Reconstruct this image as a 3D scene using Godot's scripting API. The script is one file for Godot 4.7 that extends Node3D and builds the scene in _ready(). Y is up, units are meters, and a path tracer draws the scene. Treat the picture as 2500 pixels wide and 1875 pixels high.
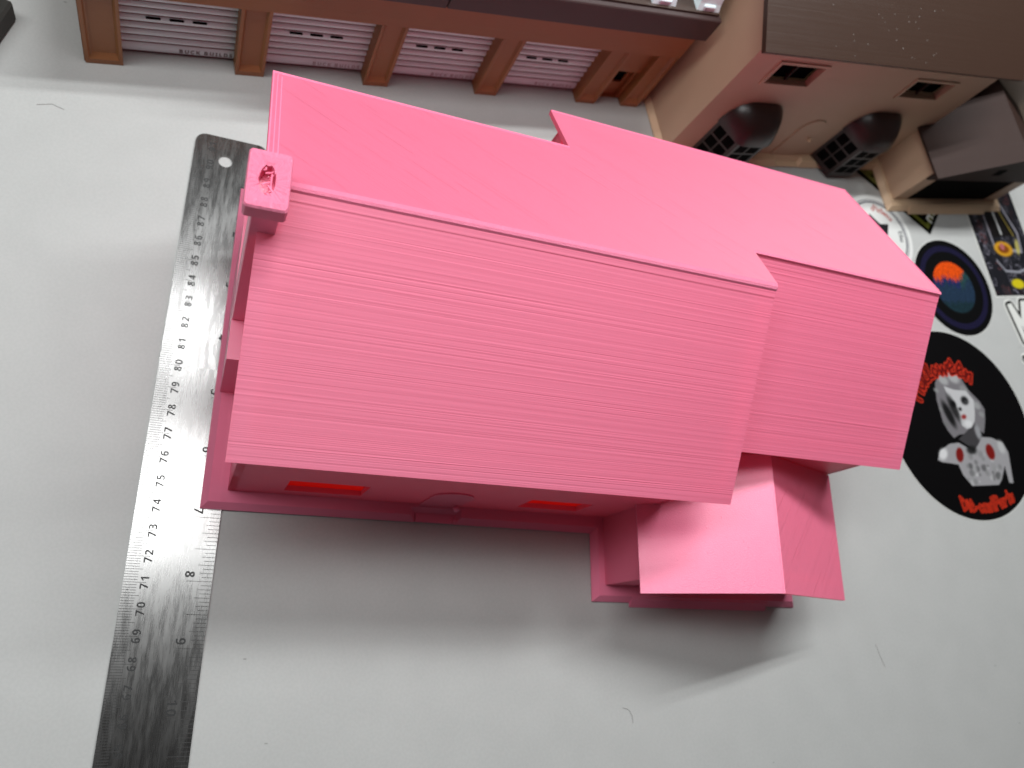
extends Node3D
# A pink printed model house on a steel ruler, on a grey table top. Lengths in the helpers are centimetres; S turns them into metres.
const S := 0.01
const L_OVER := 0.33
const L_BACK := 0.38
var rng := RandomNumberGenerator.new()
var M := {}
var used := {}
var uv_turn := 0.0

# ---------------------------------------------------------------- helpers
func numbered(called: String) -> String:
	var n: int = used.get(called, 0)
	used[called] = n + 1
	return called if n == 0 else "%s_%03d" % [called, n]

func thing(called: String, label: String, category: String, at := Vector3.ZERO, turn := 0.0, group := "") -> Node3D:
	var o := Node3D.new()
	o.name = numbered(called)
	add_child(o)
	o.position = at * S
	o.rotation_degrees.y = turn
	tag(o, label, category, group)
	return o

func tag(o: Node, label: String, category: String, group := "") -> void:
	o.set_meta("label", label)
	o.set_meta("category", category)
	if group:
		o.set_meta("group", group)

func begin() -> SurfaceTool:
	var st := SurfaceTool.new()
	st.begin(Mesh.PRIMITIVE_TRIANGLES)
	st.set_smooth_group(-1)
	return st

func part(called: String, st: SurfaceTool, m: Material, parent: Node = self) -> MeshInstance3D:
	st.generate_normals()
	var o := MeshInstance3D.new()
	o.mesh = st.commit()
	o.material_override = m
	if parent == self:
		called = numbered(called)
	else:
		var n := 0
		var base := called
		while parent.has_node(called):
			n += 1
			called = "%s_%03d" % [base, n]
	o.name = called
	parent.add_child(o, true)
	return o

# one flat polygon, turned to face «out»; texture coordinates are laid along the face, one unit per 10 cm
func face(st: SurfaceTool, pts: Array, out: Vector3) -> void:
	var n := Vector3.ZERO
	for i in range(1, pts.size() - 1):
		n += (pts[i] - pts[0]).cross(pts[i + 1] - pts[0])
	if n.length() < 1e-9:
		return
	n = n.normalized()
	var flip := n.dot(out) > 0.0
	var un := n if flip else -n
	var u := Vector3(1, 0, 0)
	if absf(n.y) < 0.985:
		u = Vector3.UP.cross(n).normalized()
		if absf(u.x) > absf(u.z):
			u *= signf(u.x)
		else:
			u *= signf(u.z)
	var v := un.cross(u).normalized()
	var o: Array = pts.duplicate()
	if flip:
		o.reverse()
	for i in range(1, o.size() - 1):
		for q in [o[0], o[i], o[i + 1]]:
			st.set_uv((Vector2(q.dot(u), q.dot(v)) * 0.1).rotated(uv_turn))
			st.add_vertex(q * S)

# convex solid from two rings of equal length
func loft(st: SurfaceTool, a: Array, b: Array, caps := true) -> void:
	var c := Vector3.ZERO
	for q in a + b:
		c += q
	c /= 2.0 * a.size()
	var n := a.size()
	for i in n:
		var j := (i + 1) % n
		var mid: Vector3 = (a[i] + a[j] + b[i] + b[j]) / 4.0
		face(st, [a[i], a[j], b[j], b[i]], mid - c)
	if caps:
		face(st, a, a[0] + a[1] + a[2] - 3.0 * c - (b[0] + b[1] + b[2] - 3.0 * c))
		face(st, b, b[0] + b[1] + b[2] - (a[0] + a[1] + a[2]))

func rect(x0: float, x1: float, z0: float, z1: float, y: float) -> Array:
	return [Vector3(x0, y, z0), Vector3(x1, y, z0), Vector3(x1, y, z1), Vector3(x0, y, z1)]

func box(st: SurfaceTool, x0: float, x1: float, y0: float, y1: float, z0: float, z1: float, bev := 0.0) -> void:
	if bev <= 0.0:
		loft(st, rect(x0, x1, z0, z1, y0), rect(x0, x1, z0, z1, y1))
		return
	var c := Vector3(x0 + x1, y0 + y1, z0 + z1) / 2.0
	var h := Vector3(x1 - x0, y1 - y0, z1 - z0) / 2.0
	var b := bev
	for ax in 3:
		var a1 := (ax + 1) % 3
		var a2 := (ax + 2) % 3
		for s in [-1.0, 1.0]:
			var q := []
			for k in [[-1, -1], [1, -1], [1, 1], [-1, 1]]:
				var p := Vector3.ZERO
				p[ax] = s * h[ax]
				p[a1] = k[0] * (h[a1] - b)
				p[a2] = k[1] * (h[a2] - b)
				q.append(c + p)
			var out := Vector3.ZERO
			out[ax] = s
			face(st, q, out)
			for t in [-1.0, 1.0]:
				var e := []
				for k in [[0, -1], [0, 1], [1, 1], [1, -1]]:
					var p := Vector3.ZERO
					p[ax] = s * (h[ax] - (b if k[0] == 0 else 0.0))
					p[a1] = t * (h[a1] - (0.0 if k[0] == 0 else b))
					p[a2] = k[1] * (h[a2] - b)
					e.append(c + p)
				out = Vector3.ZERO
				out[ax] = s
				out[a1] = t
				face(st, e, out)
	for sx in [-1.0, 1.0]:
		for sy in [-1.0, 1.0]:
			for sz in [-1.0, 1.0]:
				var d := Vector3(sx, sy, sz)
				face(st, [c + d * (h - Vector3(0, b, b)), c + d * (h - Vector3(b, 0, b)), c + d * (h - Vector3(b, b, 0))], d)

# an upright panel with openings: «along» runs its length, «out» its face; openings are [a0, a1, y0, y1]
func panel(st: SurfaceTool, o: Vector3, along: Vector3, out: Vector3, length: float, y0: float, y1: float, thick: float, holes := []) -> void:
	var us := [0.0, length]
	var vs := [y0, y1]
	for h in holes:
		us += [h[0], h[1]]
		vs += [h[2], h[3]]
	us.sort()
	vs.sort()
	var P := func(a, y, k): return o + along * a + Vector3(0, y, 0) - out * (thick * k)
	for i in us.size() - 1:
		for j in vs.size() - 1:
			if us[i + 1] - us[i] < 1e-4 or vs[j + 1] - vs[j] < 1e-4:
				continue
			var cu: float = (us[i] + us[i + 1]) / 2.0
			var cv: float = (vs[j] + vs[j + 1]) / 2.0
			var open := false
			for h in holes:
				open = open or (cu > h[0] and cu < h[1] and cv > h[2] and cv < h[3])
			if open:
				continue
			for k in [0.0, 1.0]:
				face(st, [P.call(us[i], vs[j], k), P.call(us[i + 1], vs[j], k), P.call(us[i + 1], vs[j + 1], k), P.call(us[i], vs[j + 1], k)], out * (1.0 - 2.0 * k))
	for h in holes:
		var cc: Vector3 = P.call((h[0] + h[1]) / 2.0, (h[2] + h[3]) / 2.0, 0.5)
		for e in [[h[0], h[2], h[1], h[2]], [h[1], h[2], h[1], h[3]], [h[1], h[3], h[0], h[3]], [h[0], h[3], h[0], h[2]]]:
			var q := [P.call(e[0], e[1], 0.0), P.call(e[2], e[3], 0.0), P.call(e[2], e[3], 1.0), P.call(e[0], e[1], 1.0)]
			face(st, q, cc - (q[0] + q[2]) / 2.0)
	var mid: Vector3 = P.call(length / 2.0, (y0 + y1) / 2.0, 0.5)
	for e in [[0.0, y0, length, y0], [length, y0, length, y1], [length, y1, 0.0, y1], [0.0, y1, 0.0, y0]]:
		var q := [P.call(e[0], e[1], 0.0), P.call(e[2], e[3], 0.0), P.call(e[2], e[3], 1.0), P.call(e[0], e[1], 1.0)]
		face(st, q, (q[0] + q[2]) / 2.0 - mid)

# a flat outline (any simple polygon in 2D) given thickness: place maps (u, v, k) to a point
func sheet(st: SurfaceTool, outline: PackedVector2Array, place: Callable, up: Vector3, under := true) -> void:
	var tri := Geometry2D.triangulate_polygon(outline)
	for i in range(0, tri.size(), 3):
		for k in [0.0, 1.0] if under else [1.0]:
			var q := []
			for j in 3:
				q.append(place.call(outline[tri[i + j]].x, outline[tri[i + j]].y, k))
			face(st, q, up if k == 1.0 else -up)
	var ccw := not Geometry2D.is_polygon_clockwise(outline)
	for i in outline.size():
		var a := outline[i]
		var b := outline[(i + 1) % outline.size()]
		var m := (a + b) / 2.0
		var side := Vector2(b.y - a.y, a.x - b.x).normalized() * (1.0 if ccw else -1.0) * 0.02
		if Geometry2D.is_point_in_polygon(m + side, outline):
			side = -side
		var out: Vector3 = place.call(m.x + side.x, m.y + side.y, 0.5) - place.call(m.x, m.y, 0.5)
		face(st, [place.call(a.x, a.y, 0.0), place.call(b.x, b.y, 0.0), place.call(b.x, b.y, 1.0), place.call(a.x, a.y, 1.0)], out)

func inset(pts: PackedVector2Array, d: float) -> PackedVector2Array:
	var out := PackedVector2Array()
	var n := pts.size()
	var area := 0.0
	for i in n:
		area += pts[i].cross(pts[(i + 1) % n])
	var sg := signf(area)
	for i in n:
		var e0 := (pts[i] - pts[(i + n - 1) % n]).normalized()
		var e1 := (pts[(i + 1) % n] - pts[i]).normalized()
		var n0 := Vector2(-e0.y, e0.x) * sg
		var n1 := Vector2(-e1.y, e1.x) * sg
		out.append(pts[i] + (n0 + n1) * d / (1.0 + n0.dot(n1)))
	return out

# plinth with a chamfered rim; outline in x, z
func plinth(st: SurfaceTool, outline: PackedVector2Array, rim: float, y0: float, y1: float, y2: float) -> void:
	var inner := inset(outline, rim)
	var n := outline.size()
	for i in n:
		var j := (i + 1) % n
		var a := outline[i]
		var b := outline[j]
		var c := inner[i]
		var d := inner[j]
		var o2 := (a + b - c - d)
		var out := Vector3(o2.x, 0, o2.y)
		face(st, [Vector3(a.x, y0, a.y), Vector3(b.x, y0, b.y), Vector3(b.x, y1, b.y), Vector3(a.x, y1, a.y)], out)
		face(st, [Vector3(a.x, y1, a.y), Vector3(b.x, y1, b.y), Vector3(d.x, y2, d.y), Vector3(c.x, y2, c.y)], out + Vector3(0, 1, 0))
	for pr in [[inner, y2, 1.0], [outline, y0, -1.0]]:
		var poly: PackedVector2Array = pr[0]
		var tri := Geometry2D.triangulate_polygon(poly)
		for i in range(0, tri.size(), 3):
			var q := []
			for k in 3:
				q.append(Vector3(poly[tri[i + k]].x, pr[1], poly[tri[i + k]].y))
			face(st, q, Vector3(0, pr[2], 0))

func tube(st: SurfaceTool, path: Array, r: float, sides := 6) -> void:
	var rings := []
	for i in path.size():
		var d: Vector3 = (path[mini(i + 1, path.size() - 1)] - path[maxi(i - 1, 0)]).normalized()
		var u := d.cross(Vector3.UP if absf(d.y) < 0.9 else Vector3.RIGHT).normalized()
		var v := d.cross(u)
		var ring := []
		for k in sides:
			var a := TAU * k / sides
			ring.append(path[i] + (u * cos(a) + v * sin(a)) * r)
		rings.append(ring)
	for i in rings.size() - 1:
		for k in sides:
			var l := (k + 1) % sides
			face(st, [rings[i][k], rings[i][l], rings[i + 1][l], rings[i + 1][k]], rings[i][k] + rings[i][l] - 2.0 * path[i])
	face(st, rings[0], path[0] - path[1])
	face(st, rings[-1], path[-1] - path[-2])

func blob(st: SurfaceTool, c: Vector3, r: Vector3, top := 7, round_ := 12) -> void:
	for i in top:
		for k in round_:
			var q := []
			for e in [[i, k], [i, k + 1], [i + 1, k + 1], [i + 1, k]]:
				var t: float = PI * e[0] / top
				var a: float = TAU * e[1] / round_
				q.append(c + Vector3(sin(t) * cos(a), cos(t), sin(t) * sin(a)) * r)
			if i == 0:
				q.remove_at(0)
			elif i == top - 1:
				q.remove_at(2)
			face(st, q, q[0] + q[1] + q[2] - 3.0 * c)

func word(called: String, text: String, cap: float, m: Material, parent: Node, at: Vector3, x_axis: Vector3, y_axis: Vector3, bold := false, depth := 0.004, spacing := 0) -> MeshInstance3D:
	var f := SystemFont.new()
	f.font_names = PackedStringArray(["Droid Sans"])
	f.font_weight = 700 if bold else 400
	var t := TextMesh.new()
	if spacing:
		var fv := FontVariation.new()
		fv.base_font = f
		fv.spacing_glyph = spacing
		t.font = fv
	else:
		t.font = f
	t.text = text
	t.font_size = 32
	t.pixel_size = cap * S / (32.0 * 0.714)
	t.depth = depth * S
	t.curve_step = 1.0
	var o := MeshInstance3D.new()
	o.mesh = t
	o.material_override = m
	var n := 0
	var base := called
	while parent.has_node(called):
		n += 1
		called = "%s_%03d" % [base, n]
	o.name = called
	o.transform = Transform3D(Basis(x_axis, y_axis, x_axis.cross(y_axis)), at * S)
	parent.add_child(o, true)
	return o

# ---------------------------------------------------------------- textures and materials
func tex(im: Image) -> ImageTexture:
	return ImageTexture.create_from_image(im)

func noise(sd: int, freq: float, oct := 3) -> FastNoiseLite:
	var n := FastNoiseLite.new()
	n.seed = sd
	n.noise_type = FastNoiseLite.TYPE_SIMPLEX
	n.frequency = freq
	n.fractal_octaves = oct
	return n

func grey_map(w: int, h: int, fn: Callable) -> ImageTexture:
	var im := Image.create(w, h, false, Image.FORMAT_RGB8)
	for y in h:
		for x in w:
			var g: float = clampf(fn.call(x, y), 0.0, 1.0)
			im.set_pixel(x, y, Color(g, g, g))
	return tex(im)

func mat(called: String, col: Color, rough: float, bump: Texture2D = null, bump_cm := 0.0, uvs := Vector3.ONE) -> StandardMaterial3D:
	var m := StandardMaterial3D.new()
	m.resource_name = called
	m.albedo_color = col
	m.roughness = rough
	if bump:
		m.heightmap_enabled = true
		m.heightmap_texture = bump
		m.heightmap_scale = bump_cm
		m.uv1_scale = uvs
	M[called] = m
	return m

func make_materials() -> void:
	var n1 := noise(3, 0.21, 4)
	var n2 := noise(5, 0.02, 2)
	# printed layers: ridges of uneven height across v
	var layers := grey_map(16, 1024, func(x, y): return 0.5 + 0.32 * sin(TAU * y / 4.0) + 0.5 * n1.get_noise_2d(7.0, y * 1.3) + 0.08 * n1.get_noise_2d(x * 0.6, y * 2.0))
	# the solid top layer of a slope: strokes laid at a slant, with a few proud threads
	var proud := {}
	rng.seed = 11
	for i in 30:
		proud[rng.randi_range(0, 127)] = rng.randf_range(0.15, 0.6)
	var slant := grey_map(128, 1024, func(x, y):
		var k: int = y >> 3
		return 0.3 + 0.14 * sin(TAU * y / 8.0) + 0.22 * n2.get_noise_2d(3.0, k * 40.0) + (proud.get(k, 0.0) * sin(PI * ((y & 7) + 0.5) / 8.0) * smoothstep(-0.05, 0.15, n2.get_noise_2d(x * 2.0, k * 90.0))))
	var grain := tex(noise(9, 0.08, 4).get_seamless_image(512, 512))
	var pink := Color(0.98, 0.52, 0.65)
	mat("pink", pink, 0.42, layers, 0.006)
	M.pink.backlight_enabled = true
	M.pink.backlight = Color(0.8, 0.36, 0.44)
	mat("pink_slope", pink, 0.6)
	mat("pink_slant", pink, 0.62, slant, 0.03, Vector3(0.5, 1.3, 1))
	for k in ["pink_slope", "pink_slant"]:
		M[k].anisotropy_enabled = true
		M[k].anisotropy = -0.9
		M[k].metallic_specular = 0.75
		M[k].backlight_enabled = true
		M[k].backlight = Color(0.85, 0.4, 0.48)
	mat("pink_smooth", pink, 0.3, grain, 0.006, Vector3(3, 3, 1))
	mat("pink_rough", pink, 0.4, grain, 0.02, Vector3(8, 8, 1))
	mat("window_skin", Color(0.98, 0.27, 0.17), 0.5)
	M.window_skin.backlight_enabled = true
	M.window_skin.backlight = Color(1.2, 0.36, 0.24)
	var brown := Color(0.56, 0.36, 0.2)
	mat("brown", brown, 0.45, layers, 0.006)
	mat("fascia", Color(0.225, 0.15, 0.145), 0.5, layers, 0.004)
	mat("roof_brown", Color(0.225, 0.15, 0.112), 0.4, layers, 0.002)
	mat("roof_dark", Color(0.18, 0.105, 0.08), 0.62, grain, 0.008, Vector3(3, 3, 1))
	mat("gloss_brown", Color(0.15, 0.08, 0.07), 0.34)
	mat("beige", Color(0.72, 0.605, 0.505), 0.5, layers, 0.007)
	mat("beige_rim", Color(0.8, 0.68, 0.555), 0.45, grain, 0.012, Vector3(5, 5, 1))
	M.roof_dark.metallic_specular = 0.35
	mat("black", Color(0.02, 0.018, 0.018), 0.8)
	M.black.metallic_specular = 0.15
	mat("ink", Color(0.035, 0.033, 0.035), 0.55)
	mat("groove_ink", Color(0.17, 0.165, 0.165), 0.6)
	mat("white_print", Color(0.87, 0.93, 0.94), 0.3, layers, 0.003)
	mat("print_ink", Color(0.45, 0.43, 0.43), 0.6)
	mat("faint_ink", Color(0.68, 0.66, 0.67), 0.5)
	mat("slate", Color(0.2, 0.195, 0.18), 0.7, grain, 0.03, Vector3(6, 6, 1))
	mat("vinyl", Color(0.82, 0.82, 0.8), 0.4)
	mat("lint", Color(0.5, 0.48, 0.46), 0.9)
	mat("door_red", Color(0.36, 0.1, 0.09), 0.5)
	# table: satin laminate with a faint mottle
	var tn := noise(21, 0.012, 5)
	var fine := noise(22, 0.22, 3)
	var tim := Image.create(1024, 1024, false, Image.FORMAT_RGB8)
	var seam := tn.get_seamless_image(1024, 1024)
	var seam2 := fine.get_seamless_image(1024, 1024)
	rng.seed = 5
	for y in 1024:
		for x in 1024:
			var g := 0.92 + 0.02 * (seam.get_pixel(x, y).r - 0.5) + 0.03 * (seam2.get_pixel(x, y).r - 0.5)
			tim.set_pixel(x, y, Color(g, g * 0.999, g * 0.99))
	for i in 14:
		var c := Vector2i(rng.randi_range(4, 1018), rng.randi_range(4, 1018))
		var g := rng.randf_range(0.55, 0.8)
		tim.fill_rect(Rect2i(c, Vector2i(rng.randi_range(1, 3), 1)), Color(g, g, g * 0.97))
	var tm := mat("table", Color(0.742, 0.743, 0.74), 0.42, tex(seam2), 0.0012, Vector3(0.24, 0.24, 1))
	tm.albedo_texture = tex(tim)
	tm.metallic_specular = 0.4
	# ruler: brushed steel, scratches along its length, with dull smears
	var b1 := noise(31, 0.5, 3)
	var b2 := noise(32, 0.018, 4)
	var brushed := grey_map(256, 1024, func(x, y): return 0.5 + 0.55 * b1.get_noise_2d(x * 1.7, y * 0.06))
	var rough := grey_map(256, 1024, func(x, y): return 0.28 + 0.06 * b2.get_noise_2d(x * 1.6, y * 0.5) + 0.05 * b1.get_noise_2d(x * 1.3, y * 0.05))
	var st := mat("steel", Color(0.56, 0.555, 0.55), 1.0, brushed, 0.0007, Vector3(3.1, 0.4, 1))
	st.metallic = 1.0
	st.roughness_texture = rough
	st.anisotropy_enabled = true
	st.anisotropy = 0.75
	mat("steel_edge", Color(0.5, 0.49, 0.48), 0.35)
	M.steel_edge.metallic = 1.0

# small painter for flat print
func paint(im: Image, pts: Array, col: Color) -> void:
	var poly := PackedVector2Array(pts)
	for i in poly.size():
		poly[i] *= float(im.get_width())
	var lo := poly[0]
	var hi := poly[0]
	for q in poly:
		lo = lo.min(q)
		hi = hi.max(q)
	for y in range(maxi(0, int(lo.y)), mini(im.get_height(), int(hi.y) + 1)):
		for x in range(maxi(0, int(lo.x)), mini(im.get_width(), int(hi.x) + 1)):
			if Geometry2D.is_point_in_polygon(Vector2(x + 0.5, y + 0.5), poly):
				im.set_pixel(x, y, im.get_pixel(x, y).lerp(col, col.a))

func dab(im: Image, c: Vector2, r: Vector2, col: Color, turn := 0.0, soft := 0.6) -> void:
	var w := float(im.get_width())
	var R := maxf(r.x, r.y)
	for y in range(maxi(0, int((c.y - R) * w)), mini(im.get_height(), int((c.y + R) * w) + 1)):
		for x in range(maxi(0, int((c.x - R) * w)), mini(im.get_width(), int((c.x + R) * w) + 1)):
			var d := (Vector2(x + 0.5, y + 0.5) / w - c).rotated(-turn) / r
			var k := smoothstep(1.0, 1.0 - soft, d.length())
			if k > 0.0:
				im.set_pixel(x, y, im.get_pixel(x, y).lerp(Color(col, 1.0), k * col.a))

func stroke(im: Image, pts: Array, width: float, col: Color) -> void:
	var w := float(im.get_width())
	for i in pts.size() - 1:
		var a: Vector2 = pts[i] * w
		var b: Vector2 = pts[i + 1] * w
		var r := width * w / 2.0
		for y in range(maxi(0, int(minf(a.y, b.y) - r)), mini(im.get_height(), int(maxf(a.y, b.y) + r) + 2)):
			for x in range(maxi(0, int(minf(a.x, b.x) - r)), mini(im.get_width(), int(maxf(a.x, b.x) + r) + 2)):
				var q := Vector2(x + 0.5, y + 0.5)
				var d := q.distance_to(Geometry2D.get_closest_point_to_segment(q, a, b))
				var k := clampf(r + 0.5 - d, 0.0, 1.0)
				if k > 0.0:
					im.set_pixel(x, y, im.get_pixel(x, y).lerp(Color(col, 1.0), k * col.a))

# hand-drawn letters: strokes in a box of height 1, width given first
func letter(ch: String) -> Array:
	match ch:
		"H": return [0.62, [[0.05, 0], [0.08, 1]], [[0.5, 0], [0.52, 1]], [[0.06, 0.55], [0.5, 0.5]]]
		"a": return [0.52, [[0.42, 0.5], [0.2, 0.42], [0.04, 0.7], [0.15, 1], [0.4, 0.8], [0.42, 0.45], [0.46, 1]]]
		"l": return [0.34, [[0.02, 0.8], [0.24, 0.2], [0.16, 0], [0.05, 0.3], [0.08, 0.9], [0.3, 0.95]]]
		"o": return [0.46, [[0.22, 0.45], [0.04, 0.7], [0.2, 1], [0.4, 0.75], [0.22, 0.45]]]
		"w": return [0.6, [[0.02, 0.45], [0.14, 1], [0.28, 0.55], [0.42, 1], [0.56, 0.42]]]
		"e": return [0.5, [[0.05, 0.72], [0.36, 0.5], [0.22, 0.15], [0.05, 0.5], [0.16, 0.98], [0.46, 0.85]]]
		"n": return [0.52, [[0.06, 0.45], [0.1, 1], [0.16, 0.6], [0.36, 0.45], [0.42, 1]]]
		"D": return [0.6, [[0.08, 0], [0.1, 1], [0.45, 0.8], [0.5, 0.35], [0.08, 0]]]
		"i": return [0.24, [[0.1, 0.45], [0.13, 1]], [[0.1, 0.2], [0.12, 0.24]]]
		"-": return [0.36, [[0.05, 0.68], [0.3, 0.66]]]
		"c": return [0.44, [[0.38, 0.52], [0.2, 0.45], [0.05, 0.72], [0.18, 1], [0.4, 0.9]]]
		"s": return [0.42, [[0.36, 0.5], [0.14, 0.48], [0.12, 0.68], [0.34, 0.78], [0.3, 1], [0.05, 0.96]]]
		"t": return [0.4, [[0.2, 0.05], [0.22, 1], [0.36, 0.94]], [[0.04, 0.42], [0.38, 0.38]]]
		"P": return [0.56, [[0.1, 1], [0.08, 0], [0.45, 0.1], [0.44, 0.5], [0.1, 0.58]]]
		"r": return [0.42, [[0.06, 0.45], [0.1, 1], [0.14, 0.62], [0.36, 0.46]]]
	return [0.3]

# a hand-lettered word along an arc: c centre, r radius, from angle a0 (clockwise from the top, radians) for «sweep»
func script_word(im: Image, text: String, place: Callable, high: float, passes: Array) -> void:
	var total := 0.0
	for ch in text:
		total += letter(ch)[0]
	for pz in passes:
		var x := 0.0
		for ch in text:
			var L := letter(ch)
			for k in range(1, L.size()):
				var pts := []
				for q in L[k]:
					pts.append(place.call((x + q[0]) / total, q[1]))
				stroke(im, pts, pz[0] * high, pz[1])
			x += L[0]

# ---------------------------------------------------------------- roofs
# a slope printed upright, its layers laid a little unevenly; rows run along x
func layered_slope(st: SurfaceTool, x0: float, x1: float, lo: Vector3, hi: Vector3, rows: int, amp: float, sd: int, thick: float) -> void:
	var slow := noise(sd + 1, 0.03, 3)
	rng.seed = sd
	var row := []
	for i in rows + 1:
		var g := rng.randfn(0.0, 0.34)
		if rng.randf() < 0.08:
			g += rng.randf_range(-0.9, 1.3)
		row.append(g)
	var dir := (hi - lo)
	var up := Vector3(0, dir.z, -dir.y).normalized()
	if up.y < 0:
		up = -up
	var cols := 16
	var P := func(i, k):
		var t: float = float(i) / rows
		var x: float = lerpf(x0, x1, float(k) / cols)
		var h := 0.0
		if i > 0 and i < rows:
			h = amp * (row[i] * (0.7 + 1.6 * slow.get_noise_2d(x * 2.5, i * 6.0)) + 0.9 * slow.get_noise_2d(i * 5.0, x * 0.4))
			if t > 0.955:
				h += 0.014
		return Vector3(x, 0, 0) + lo + dir * t + up * h
	for i in rows:
		for k in cols:
			face(st, [P.call(i, k), P.call(i, k + 1), P.call(i + 1, k + 1), P.call(i + 1, k)], up)
	var d := -up * thick
	var a := [Vector3(x0, 0, 0) + lo, Vector3(x1, 0, 0) + lo, Vector3(x1, 0, 0) + hi, Vector3(x0, 0, 0) + hi]
	if thick > 0.25:
		face(st, [a[0] + d, a[1] + d, a[2] + d, a[3] + d], -up)
	face(st, [a[0], a[1], a[1] + d, a[0] + d], lo - hi)
	face(st, [a[2], a[3], a[3] + d, a[2] + d], hi - lo)
	for e in [[0, -1.0], [cols, 1.0]]:
		var x: float = x0 if e[0] == 0 else x1
		for i in rows:
			var b0: Vector3 = Vector3(x, 0, 0) + lo + dir * (float(i) / rows) + d
			var b1: Vector3 = Vector3(x, 0, 0) + lo + dir * (float(i + 1) / rows) + d
			face(st, [P.call(i, e[0]), P.call(i + 1, e[0]), b1, b0], Vector3(e[1], 0, 0))

# flat slab on a slope: outline in (x, s), s cm down from «top» along «down»
func slab(st: SurfaceTool, outline: Array, top: Vector3, down: Vector3, thick: float) -> void:
	var dn := down.normalized()
	var up := dn.cross(Vector3.RIGHT).normalized()
	if up.y < 0:
		up = -up
	sheet(st, PackedVector2Array(outline), func(u, v, k): return Vector3(u, 0, 0) + top + dn * v + up * (thick * (k - 1.0)), up, thick > 0.25)

func arch_outline(x0: float, x1: float, y0: float, y1: float, spring: float) -> Array:
	var o := [Vector2(x0, y0), Vector2(x1, y0)]
	var c := (x0 + x1) / 2.0
	for k in 13:
		var a := PI * k / 12.0
		o.append(Vector2(c + (x1 - x0) / 2.0 * cos(a), spring + (y1 - spring) * sin(a)))
	return o

func base_outline() -> PackedVector2Array:
	return PackedVector2Array([Vector2(0, 0), Vector2(9.02, 0), Vector2(9.02, -0.36), Vector2(10.86, -0.36), Vector2(10.86, 0), Vector2(17.85, 0), Vector2(17.85, 3.21), Vector2(29.8, 3.21), Vector2(29.8, -2.3), Vector2(30.2, -2.3), Vector2(30.2, -17.9), Vector2(12.4, -17.9), Vector2(12.4, -15.05), Vector2(0, -15.05)])

func model_base(house: Node3D, m: Material) -> void:
	var st := begin()
	plinth(st, base_outline(), 0.27, 0.0, 0.07, 0.36)
	var base := part("base", st, m, house)
	st = begin()
	box(st, 9.03, 10.85, 0.0, 0.14, -0.42, -0.005, 0.03)
	part("doorstep", st, m, base)
	st = begin()
	loft(st, [Vector3(19.88, 0, 3.43), Vector3(27.95, 0, 3.43), Vector3(27.95, 0, 2.5), Vector3(19.88, 0, 2.5)], [Vector3(19.93, 0.3, 3.05), Vector3(27.9, 0.3, 3.05), Vector3(27.9, 0.3, 2.5), Vector3(19.93, 0.3, 2.5)])
	part("apron", st, m, base)

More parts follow.
